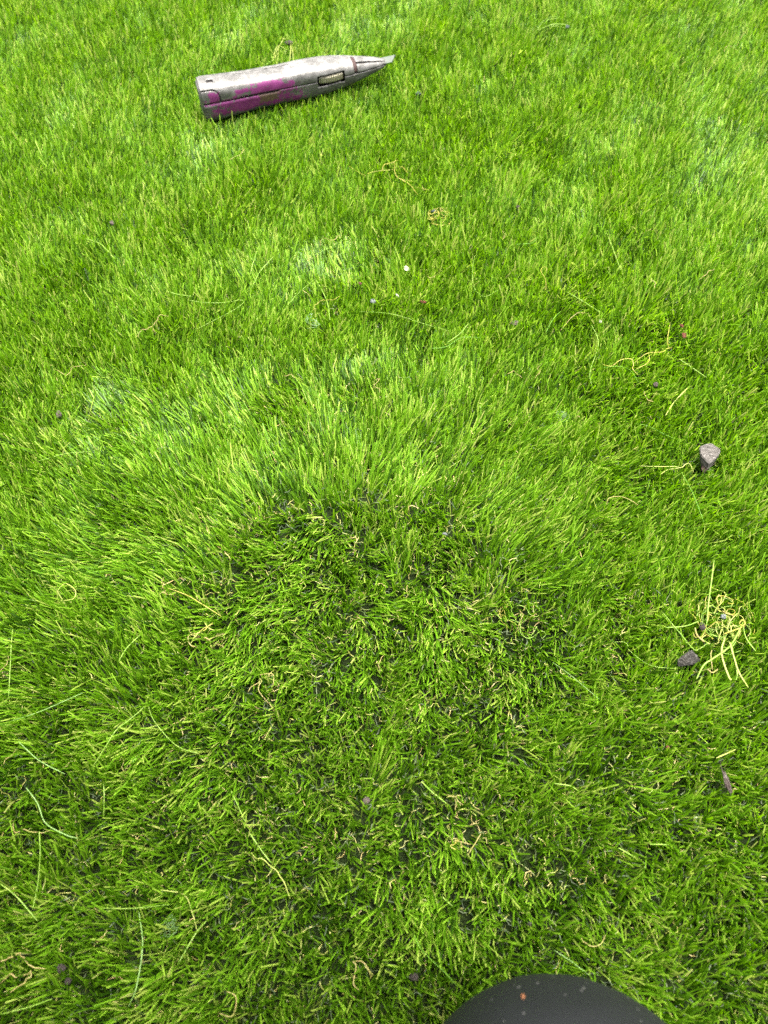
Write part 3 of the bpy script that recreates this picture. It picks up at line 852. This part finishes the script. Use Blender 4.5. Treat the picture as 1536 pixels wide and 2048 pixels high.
strand([(0, 1968), (20, 1949), (36, 1954), (62, 1943), (58, 1955), (44, 1968), (13, 1990)], M_TAN, 'thick crinkled tan fibre, lower of a pair, doubled back', 'fibre', w=.0013, dz=.003, wig=.0004)
strand([(439, 2027), (465, 2032), (472, 1995), (452, 1982)], M_TAN, 'tan fibre bent into an angular hook', 'fibre', w=.0011, dz=.001)
strand([(828, 1870), (841, 1896), (867, 1924), (893, 1948), (915, 1973)], M_GREEN, 'thin green thread slanting down to the knee', 'thread', w=.0006, name='loose_thread', dz=.004)
strand([(705, 1923), (712, 1932), (707, 1966), (717, 1980)], M_TAN, 'two tan fibres joined at one end like an arch', 'fibre', w=.0010, dz=.003, extra=([(705, 1923), (723, 1923), (736, 1937), (742, 1956)],))
strand([(517, 1350), (545, 1348), (547, 1370)], M_TAN, 'knotted tan fibre with three kinked legs', 'fibre', w=.0010, dz=.003,
       extra=([(545, 1350), (520, 1358), (523, 1362), (517, 1380), (537, 1407)], [(496, 1384), (502, 1374), (516, 1366), (523, 1360)]))
strand([(502, 1705), (512, 1716), (527, 1720), (550, 1740), (567, 1763), (580, 1797)], M_CREAM, 'long cream fibre curving down through trodden grass', 'fibre', w=.0011, dz=.003, wig=.0002)
strand([(1164, 1872), (1164, 1880), (1171, 1886), (1185, 1893), (1202, 1888), (1211, 1870)], M_TAN, 'tan fibre curled like a smile above the knee', 'fibre', w=.0011, dz=.002)
strand([(1108, 1900), (1140, 1921), (1181, 1952)], M_MINT, 'thin mint thread ending at the knee', 'thread', w=.0007, name='loose_thread', dz=.004)
strand([(1433, 1516), (1452, 1508), (1471, 1499)], M_CREAM, 'stiff cream blade pointing above the bark chip', 'grass blade', w=.0015, name='grass_clipping', dz=.003)
strand([(333, 1175), (373, 1190), (407, 1210), (443, 1233)], M_YEL, 'straight yellow-green strand pointing at the yellow fibre tuft', 'strand', w=.0011, name='loose_strand', dz=.003)
strand([(113, 1183), (130, 1167), (150, 1180), (147, 1197), (120, 1202)], M_CREAM, 'cream fibre bent round like a hook in leaning grass', 'fibre', w=.0011, dz=.002)
strand([(562, 627), (593, 590), (633, 555)], M_PALE, 'slanting pale strand beside the branched yellow curl', 'strand', w=.0008, name='loose_strand', dz=.001)
strand([(625, 623), (630, 610), (647, 600), (663, 600), (680, 593)], M_YEL, 'wavy yellow curl crossing a tall pale blade', 'fibre', w=.0010, dz=.002, wig=.0004)
strand([(628, 552), (653, 600), (660, 640)], M_PALE, 'tall pale blade under the wavy yellow curl', 'grass blade', w=.0013, name='grass_clipping', dz=.001)
strand([(607, 520), (645, 502), (692, 477)], M_PALE, 'straight pale strand below the pinkish curl', 'strand', w=.0009, name='loose_strand', dz=.001)
strand([(640, 492), (643, 478), (650, 476), (660, 480), (670, 479), (677, 471), (682, 475)], M_TAN, 'pinkish tan curl bent in waves above a straight strand', 'fibre', w=.0008, dz=.001)
strand([(337, 633), (320, 630), (313, 643), (297, 657), (283, 660), (275, 675)], M_TAN, 'zigzag tan fibre left of the hairpin strand', 'fibre', w=.0009, dz=.001, wig=.0003)
strand([(843, 1563), (863, 1583), (893, 1607)], M_PALE, 'broad pale blade in the trodden grass beside tan curls', 'grass blade', w=.0016, name='grass_clipping', dz=.002)
strand([(202, 1816), (260, 1817), (342, 1809)], M_PALE, 'slim pale strand lying level above the white lint', 'strand', w=.0008, name='loose_strand', dz=.003)

# behind the knife and around it
strand([(555, 124), (556, 111), (557, 96), (563, 85), (567, 76)], M_CREAM, 'bunch of yellow fibres arching up behind the knife', 'fibre bunch', w=.0011, name='fibre_bunch', dz=.004,
       extra=([(545, 122), (548, 112), (551, 99), (558, 91), (569, 97), (576, 101)], [(579, 126), (581, 104), (581, 90)], [(587, 124), (586, 107), (582, 92)], [(550, 118), (552, 106), (556, 95)], [(562, 78), (566, 76), (572, 79)]))
strand([(518, 138), (535, 127), (552, 117)], M_PALE, 'pale strand poking out behind the knife tail', 'strand', w=.0010, name='loose_strand', dz=.003)
strand([(733, 348), (749, 343), (764, 341), (789, 339)], M_YEL, 'sprawl of yellow fibres and pale blades in front of the knife', 'fibre bunch', w=.0010, name='fibre_bunch', dz=.002,
       extra=([(767, 329), (782, 326), (795, 320)], [(698, 332), (716, 344), (733, 352)], [(789, 325), (792, 351), (819, 369), (835, 389)], [(797, 333), (806, 335), (815, 346)], [(764, 342), (766, 333), (770, 328)], [(831, 375), (845, 377), (859, 380)], [(793, 355), (810, 360), (826, 363)]))
strand([(1071, 66), (1087, 42), (1112, 33), (1140, 47)], M_PALE, 'bunch of pale blades arching over a dark crumb', 'grass bunch', w=.0013, name='blade_bunch', dz=.003, lift=.004,
       extra=([(1075, 61), (1105, 49), (1136, 49)], [(1101, 80), (1115, 74), (1133, 71)], [(1080, 60), (1096, 40), (1120, 36)], [(1086, 64), (1108, 52), (1130, 56)]))
strand([(1448, 103), (1452, 94), (1461, 92), (1470, 98), (1478, 101)], M_TAN, 'wavy tan fibre among pale grass beyond the knife tip', 'fibre', w=.0009, dz=.001)

for p, l in (
        ([(170, 477), (200, 487), (220, 507), (230, 520)], 'bent pale green clipping below a brown bark crumb standing alone'),
        ([(333, 582), (353, 588), (383, 593)], 'short pale green clipping just beyond the hairpin strand'),
        ([(893, 687), (920, 667), (937, 647)], 'pale green clipping below the end of the long bent thread'),
        ([(503, 577), (520, 543), (547, 513)], 'longer of two pale clippings beside the slanting pale strand'),
        ([(500, 550), (508, 520), (518, 490)], 'shorter of two pale clippings beside the slanting pale strand'),
        ([(1134, 584), (1167, 603), (1199, 624)], 'straight pale green clipping beside the looped yellow fibre'),
        ([(1359, 718), (1387, 737), (1413, 755)], 'pale green clipping at the far end of the forked yellow fibre'),
        ([(207, 1568), (208, 1597), (207, 1633)], 'upright pale clipping beside the bent mint green blade'),
        ([(462, 1582), (475, 1610), (490, 1643)], 'straight pale clipping pointing at the long cream fibre'),
        ([(237, 1323), (253, 1297), (280, 1270)], 'curved pale clipping beyond the pale bowed strand'),
        ([(0, 1767), (33, 1793), (75, 1842)], 'pale clipping slanting towards the long bowed pale blade'),
        ([(355, 1930), (391, 1868), (413, 1842)], 'pale clipping just below the right-angled cream strand'),
        ([(0, 2029), (59, 2014), (104, 1998)], 'pale clipping under the pair of thick crinkled tan fibres'),
        ([(1237, 1696), (1255, 1706), (1274, 1718)], 'slanting pale clipping beside a level one near the bark chip'),
        ([(1300, 1689), (1320, 1689), (1338, 1690)], 'level pale clipping beside a slanting one near the bark chip'),
        ([(1108, 1567), (1140, 1572), (1157, 1582)], 'pale clipping lying between the tan snarl and the bark chip'),
        ([(77, 922), (133, 907), (180, 903)], 'pale clipping in leaning grass below the tan-brown bark crumb'),
        ([(1213, 465), (1227, 500), (1241, 540)], 'pale clipping slanting beyond the looped yellow fibre'),
        ([(500, 1667), (520, 1697), (543, 1727)], 'pale clipping crossing the start of the long cream fibre'),
        ([(884, 1793), (898, 1806), (905, 1812)], 'short stiff pale clipping near the soil lump by the knee')):
    blade(p, l, dz=.002)
for p, l in (
        ([(860, 697), (893, 693), (923, 675), (960, 675)], 'green thread with level end beneath the long bent thread'),
        ([(1269, 847), (1297, 852), (1324, 866), (1349, 877)], 'drooping green thread beyond the speckled stone chip'),
        ([(1363, 944), (1387, 989), (1408, 1045)], 'green thread trailing from the forked cream strand'),
        ([(1031, 488), (1063, 486), (1077, 472)], 'green thread with turned-up end beyond the looped yellow fibre'),
        ([(1091, 667), (1105, 640), (1122, 622)], 'curved green thread beneath the looped yellow fibre'),
        ([(1206, 735), (1240, 733), (1262, 742), (1277, 765)], 'fine green thread running under the forked yellow fibre'),
        ([(740, 421), (752, 420), (766, 425)], 'short arched green thread beside the small curly yellow tangle')):
    thread(p, l, dz=.001)
for p, l in (
        ([(483, 290), (487, 303), (467, 315), (458, 320)], 'crinkled tan curl lying in front of the knife'),
        ([(750, 760), (760, 758), (747, 772), (758, 777), (760, 797)], 'twisted tan curl in the combed grass beyond the trodden patch'),
        ([(568, 752), (582, 750), (597, 760)], 'flat tan curl beside the twisted one in combed grass'),
        ([(1014, 748), (1028, 743), (1044, 756)], 'arched tan curl below the flat brown grit patch'),
        ([(1084, 727), (1075, 737), (1080, 744), (1070, 755)], 'zigzag tan curl between the grit patch and tall bent strand'),
        ([(1302, 559), (1310, 566), (1309, 577)], 'tiny hooked tan curl beyond the rust-red leaf scraps'),
        ([(1401, 559), (1415, 545), (1429, 538)], 'straight-ended tan curl beyond the rust-red leaf scraps'),
        ([(1288, 781), (1293, 797), (1307, 804)], 'curved tan curl beside the tiny brown pebble'),
        ([(1120, 662), (1150, 629), (1171, 626)], 'kinked tan curl below the straight pale clipping'),
        ([(1033, 1261), (1045, 1230), (1035, 1216)], 'bent tan curl on the loose yellow-green snarl'),
        ([(0, 1342), (13, 1327), (17, 1310)], 'tan curl touching the straight upright pale strand'),
        ([(33, 1498), (13, 1520), (2, 1532)], 'tan curl beside the gently bending mint green blade'),
        ([(113, 740), (133, 750), (147, 735), (173, 730)], 'wavy tan curl beyond the tan-brown bark crumb'),
        ([(887, 1587), (913, 1597), (910, 1620)], 'tan curl beside the broad pale blade in trodden grass'),
        ([(855, 553), (862, 556), (872, 550)], 'tiny tan curl near the larger creamy seed head'),
        ([(1148, 838), (1156, 833), (1162, 838)], 'tiny arched tan curl beside the whitish lint puff'),
        ([(1004, 462), (1010, 470), (1006, 478)], 'tiny tan curl beneath the small dark crumb'),
        ([(668, 1680), (672, 1668), (670, 1655)], 'upright tan curl beside the brown crumb in trodden grass'),
        ([(750, 1170), (765, 1168), (772, 1175)], 'tiny tan curl in the middle of the trodden patch')):
    curl(p, l, dz=.001)

# ------------------------------------------------------------------ tangles
def tangle(px, py, rad, n, mats, label, name='fibre_tangle', step=.0030, w=.00075, hgt=.009, seed=0, segs=(7, 14), base=-.003, wild=.8):
    r = np.random.default_rng(500 + seed)
    g = at(px, py, .015)
    z0 = pile_top(g.x, g.y) + base * .7 - .001
    c = at(px, py, z0)
    o = empty(name, c)
    for i in range(n):
        a = r.uniform(0, 2 * math.pi); d = rad * math.sqrt(r.random()) * .8
        p = Vector((d * math.cos(a), d * math.sin(a) * 1.1, r.uniform(.2, 1) * hgt))
        ph = r.uniform(0, 2 * math.pi); pts = [p.copy()]
        turn = r.normal(0, .35); stp = step * r.uniform(.5, 1.5); rd = rad * r.uniform(.6, 1.35)
        for s in range(r.integers(*segs)):
            ph += turn + r.normal(0, wild)
            p = p + Vector((math.cos(ph), math.sin(ph), r.normal(0, .45))) * stp
            q = Vector((p.x, p.y, 0))
            if q.length > rd: p -= q * (1 - rd / q.length) * .6
            p.z = min(max(p.z, .001), hgt * (1.25 - .5 * q.length / rad))
            pts.append(p.copy())
        wt = w * r.uniform(.45, .85)
        link('strand', ribbon_mesh('strand', catmull(pts, 4), wt, wt * .45, r), mats[r.integers(len(mats))], o)
    return tag(o, label, 'fibre tangle')

tg = tangle(1437, 1244, .0130, 34, [M_YEL, M_CREAM, M_CREAM, M_PALE, M_PALE], 'large tangle of yellow fibres and pale blades beside the dark wedge stone', seed=1, hgt=.007, wild=.5, step=.0036)
def add_to(o, px, mat, w, dz, lift=None):
    SEED[0] += 1
    r = np.random.default_rng(1000 + SEED[0])
    w *= .8
    link('strand', ribbon_mesh('strand', [p - o.location for p in path(px, dz, 0, r, lift=lift)], w, w * .4, r), mat, o)
for p, m, w in (([(1450, 1275), (1443, 1300), (1447, 1325), (1459, 1357), (1463, 1358)], M_CREAM, .0014), ([(1459, 1284), (1468, 1315), (1478, 1345), (1497, 1376)], M_CREAM, .0012),
                ([(1486, 1245), (1462, 1290), (1425, 1318), (1408, 1330), (1393, 1358)], M_PALE, .0013), ([(1462, 1285), (1467, 1312), (1474, 1345), (1472, 1360)], M_PALE, .0012),
                ([(1486, 1248), (1492, 1275), (1511, 1302)], M_PALE, .0010), ([(1413, 1250), (1417, 1205), (1423, 1160), (1428, 1120)], M_PALE, .0011), ([(1330, 1255), (1370, 1252), (1398, 1242)], M_PALE, .0009),
                ([(1431, 1200), (1437, 1192), (1452, 1193), (1464, 1200), (1466, 1207), (1455, 1206)], M_YEL, .0009), ([(1437, 1210), (1434, 1198), (1438, 1190), (1443, 1196), (1440, 1208)], M_YEL, .0009),
                ([(1425, 1340), (1422, 1310), (1424, 1300)], M_TAN, .0009), ([(1415, 1338), (1425, 1345), (1436, 1338)], M_TAN, .0009), ([(1478, 1247), (1484, 1240), (1490, 1246), (1484, 1252), (1479, 1248)], M_YEL, .0011),
                ([(1390, 1255), (1394, 1270), (1408, 1284)], M_TAN, .0012), ([(1445, 1222), (1458, 1227), (1468, 1233)], M_TAN, .0012), ([(1448, 1268), (1465, 1262), (1484, 1255)], M_YEL, .0012)):
    add_to(tg, p, m, w, .004)
tangle(879, 440, .0070, 11, [M_YEL, M_TAN, M_YEL], 'small curly yellow tangle in front of the knife blade', seed=2, hgt=.006, step=.0022)
tangle(413, 1272, .0065, 8, [M_YEL, M_CREAM, M_TAN], 'yellow fibre tuft lying in the trodden grass', seed=3, hgt=.004, step=.0028, w=.0010, segs=(3, 6), wild=.4)
tangle(1033, 1240, .012, 8, [M_YEL, M_CREAM, M_PALE], 'loose yellow-green fibre snarl at the right of the trodden patch', seed=4, hgt=.003, base=-.005, step=.003)
tangle(935, 1640, .013, 9, [M_TAN, M_CREAM, M_YEL], 'tan and cream fibre snarl below the broad pale blade', seed=6, hgt=.003, base=-.006, segs=(3, 6), wild=.4)
tangle(625, 642, .0055, 7, [M_MINT, M_LINT], 'pale mint lint clump below the wavy yellow curl', name='lint_clump', seed=9, hgt=.003, w=.0006, step=.0018)
tangle(1124, 832, .0032, 14, [M_LINT], 'whitish lint puff in the leaning grass', name='lint_clump', seed=10, hgt=.0015, w=.00018, step=.0012, base=-.002)
tangle(340, 1852, .0028, 16, [M_LINT], 'white lint puff beside the long bowed mint blade', name='lint_clump', seed=11, hgt=.0015, w=.00018, step=.0012, base=-.002)

# ------------------------------------------------------------------ the kneeling person whose knee reaches into view
def build_person():
    k = NT('dark_work_clothes'); oc = k.obj()
    n = k.noise(9, 4, .6, oc); f = k.noise(1500, 2, .5, oc)
    vor = k.n('ShaderNodeTexVoronoi'); vor.inputs['Scale'].default_value = 240; k.set(vor.inputs['Vector'], oc)
    wn_ = k.n('ShaderNodeTexWhiteNoise', noise_dimensions='3D'); k.set(wn_.inputs[0], vor.outputs['Position'])
    th = k.math('MULTIPLY', k.step(wn_.outputs['Value'], .55, 1.0), .17)
    spk = k.math('LESS_THAN', vor.outputs['Distance'], th)
    col = k.mix(k.step(n, .35, .7), (.006, .0063, .0076), (.0095, .010, .012))
    dust = k.math('MULTIPLY', k.step(k.noise(45, 5, .7, oc), .52, .72), .35)
    col = k.mix(dust, col, (.035, .035, .036))
    col = k.mix(k.math('MULTIPLY', spk, .75), col, (.085, .082, .08))
    cloth = k.out(k.bsdf(col, .6, 0, .3, k.bump(f, .08, .0004)))
    k = NT('skin'); skin = k.out(k.bsdf(k.mix(k.noise(40), (.45, .27, .19), (.52, .33, .24)), .5))
    k = NT('hair'); hairm = k.out(k.bsdf((.03, .02, .014), .6))
    k = NT('boot_leather'); bootm = k.out(k.bsdf(k.mix(k.noise(30), (.03, .022, .016), (.06, .045, .03)), .6))
    root = empty('person', (KNEE.x, KNEE.y, 0))
    tag(root, 'kneeling person in dark grey dusty trousers, knee resting on the turf', 'person')
    bm = bmesh.new()
    def capsule(a, b, ra, rb, n=20):
        a, b = Vector(a), Vector(b)
        d = (b - a); L = d.length; d.normalize()
        M = d.to_track_quat('Z', 'Y').to_matrix()
        rings = []
        for i in range(7):
            t = -math.pi / 2 + math.pi / 2 * i / 6
            rings.append((math.sin(t) * ra, max(math.cos(t) * ra, 1e-5)))
        for i in range(7):
            t = math.pi / 2 * i / 6
            rings.append((L + math.sin(t) * rb, max(math.cos(t) * rb, 1e-5)))
        vs_ = [[bm.verts.new(a + M @ Vector((r_ * math.cos(2 * math.pi * j / n), r_ * math.sin(2 * math.pi * j / n), z))) for j in range(n)] for z, r_ in rings]
        for p, q in zip(vs_[:-1], vs_[1:]):
            for j in range(n):
                bm.faces.new((p[j], p[(j + 1) % n], q[(j + 1) % n], q[j]))
        bm.faces.new(vs_[0][::-1]); bm.faces.new(vs_[-1])
    kx, ky, kz = KNEE
    mid = kx - .17
    for s in (0, -.34):
        x = kx + s
        hip = (mid + (.085 if s == 0 else -.085), ky - .40, .30)
        capsule((x, ky, kz), (x, ky - .012, kz + .004), KNEE_R, KNEE_R)                  # knee cap
        capsule((x, ky - .02, kz + .01), (x * .6 + hip[0] * .4, ky - .20, .165), KNEE_R, .078)
        capsule((x * .6 + hip[0] * .4, ky - .20, .165), hip, .078, .095)
        capsule((x, ky - .01, kz - .004), (x, ky - .16, .078), KNEE_R * .98, .060)
        capsule((x, ky - .16, .078), (x, ky - .40, .062), .060, .042)
    # unseen torso, bent well forward so that it shades the nearest turf
    capsule((mid, ky - .40, .32), (mid, ky - .30, .46), .13, .135)
    for q in (-1, 1):
        capsule((mid + q * .04, ky - .30, .46), (mid + q * .07, ky - .04, .64), .125, .115)
    capsule((mid - .15, ky + .0, .68), (mid + .15, ky + .0, .68), .070, .070)
    capsule((mid, ky + .02, .70), (mid, ky + .11, .76), .058, .055)
    for q in (-1, 1):
        capsule((mid + q * .18, ky + .0, .67), (mid + q * .27, ky - .02, .47), .055, .045)
        capsule((mid + q * .27, ky - .02, .47), (q * .12 - .03, ky + .01, .46), .044, .034)
    for v in bm.verts: v.co -= Vector((kx, ky, 0))
    me = bpy.data.meshes.new('clothed_body'); bm.to_mesh(me); bm.free()
    o = link('clothed_body', me, cloth, root)
    rm = o.modifiers.new('one_surface', 'REMESH'); rm.mode = 'VOXEL'; rm.voxel_size = .006; rm.use_smooth_shade = True
    sm = o.modifiers.new('soft', 'SMOOTH'); sm.factor = .5; sm.iterations = 6
    # head, hair, hands, boots: simple shaped meshes outside the picture
    def blob(name, c, s, mat, shape=None):
        b = bmesh.new(); bmesh.ops.create_icosphere(b, subdivisions=4, radius=1)
        for v in b.verts:
            if shape: shape(v)
            v.co = Vector((v.co.x * s[0], v.co.y * s[1], v.co.z * s[2])) + Vector(c) - Vector((kx, ky, 0))
        m_ = bpy.data.meshes.new(name); b.to_mesh(m_); b.free()
        return link(name, m_, mat, root)
    def face(v):
        d = v.co
        if d.y > .6:
            nose = math.exp(-((d.x / .12) ** 2 + ((d.z + .08) / .22) ** 2)); d.y += .22 * nose
            for sx in (-.36, .36):
                d.y -= .10 * math.exp(-(((d.x - sx) / .18) ** 2 + ((d.z - .10) / .12) ** 2))
            d.y -= .05 * math.exp(-((d.x / .3) ** 2 + ((d.z + .48) / .05) ** 2))
        if d.z < 0: d.x *= 1 + d.z * .25
    hc = (mid, ky + .16, .82)
    blob('head', hc, (.075, .095, .115), skin, face)
    def cap(v):
        if v.co.y > .25 and v.co.z < .45: v.co *= .9
        if v.co.z < -.35: v.co *= .9
    blob('hair', (hc[0], hc[1] - .008, hc[2] + .012), (.080, .097, .115), hairm, cap)
    for s in (-1, 1):
        blob('ear', (hc[0] + s * .078, hc[1] - .005, hc[2]), (.010, .020, .032), skin)
        h0 = Vector((s * .075 - .01, ky + .0, .53))
        b = bmesh.new()
        bmesh.ops.create_cube(b, size=1, matrix=Matrix.Translation(h0 + Vector((0, .03, -.045))) @ Matrix.Rotation(-.6, 4, 'X') @ Matrix.Diagonal((.075, .028, .095, 1)))
        for i in range(4):
            L = (.070, .078, .074, .058)[i]
            b0 = h0 + Vector(((-.028 + .0187 * i) * s, .058, -.085))
            bmesh.ops.create_cone(b, segments=8, radius1=.009, radius2=.008, depth=L, cap_ends=True, matrix=Matrix.Translation(b0 + Vector((0, .012, -.022))) @ Matrix.Rotation(-.5, 4, 'X'))
        bmesh.ops.create_cone(b, segments=8, radius1=.011, radius2=.009, depth=.06, cap_ends=True, matrix=Matrix.Translation(h0 + Vector((-.045 * s, .035, -.05))) @ Matrix.Rotation(.6 * s, 4, 'Y'))
        for v in b.verts: v.co -= Vector((kx, ky, 0))
        m_ = bpy.data.meshes.new('hand'); b.to_mesh(m_); b.free()
        ho = link('hand', m_, skin, root)
        rr = ho.modifiers.new('one', 'REMESH'); rr.mode = 'VOXEL'; rr.voxel_size = .004; rr.use_smooth_shade = True
        ss = ho.modifiers.new('soft', 'SMOOTH'); ss.iterations = 3
    def bootshape(v):
        if v.co.z < 0: v.co.z *= .8
        if v.co.y < -.4: v.co.x *= .9
    for s in (0, -.34):
        blob('boot', (kx + s, ky - .455, .062), (.050, .105, .048), bootm, bootshape)
build_person()
# orange fleck of dirt stuck to the knee
bm = bmesh.new(); bmesh.ops.create_icosphere(bm, subdivisions=2, radius=1)
me = bpy.data.meshes.new('dirt_fleck'); bm.to_mesh(me); bm.free()
fl = link('dirt_fleck', me, M_ORANGE, None, False)
fl.location = at(1046, 1993, KNEE.z + KNEE_R * .72); fl.scale = (.0006, .0008, .0004)
tag(fl, 'tiny orange fleck of dirt stuck to the dark knee', 'fleck')

# the phone the picture is taken with, held over the turf
k = NT('phone_glass'); pm = k.out(k.bsdf((.012, .012, .014), .25))
k = NT('phone_lens'); pl = k.out(k.bsdf((.004, .004, .006), .1))
bm = bmesh.new()
bmesh.ops.create_cube(bm, size=1, matrix=Matrix.Diagonal((.074, .150, .008, 1)))
bmesh.ops.bevel(bm, geom=bm.edges[:], offset=.003, segments=3, affect='EDGES')
me = bpy.data.meshes.new('phone_case'); bm.to_mesh(me); bm.free()
ph = empty('smartphone', (0, 0, 0))
ph.matrix_world = Matrix.Translation(cam.location) @ Matrix.Rotation(R(90 - PITCH), 4, 'X')
po = link('phone_case', me, pm, ph, False); po.location = (.022, -.060, .012)
bm = bmesh.new()
bmesh.ops.create_cone(bm, segments=32, radius1=.008, radius2=.008, depth=.003, cap_ends=True)
me = bpy.data.meshes.new('lens_ring'); bm.to_mesh(me); bm.free()
lo = link('lens_ring', me, pl, ph, False); lo.location = (0, 0, .0075)
tag(ph, 'dark smartphone held out over the turf above the knee', 'phone')
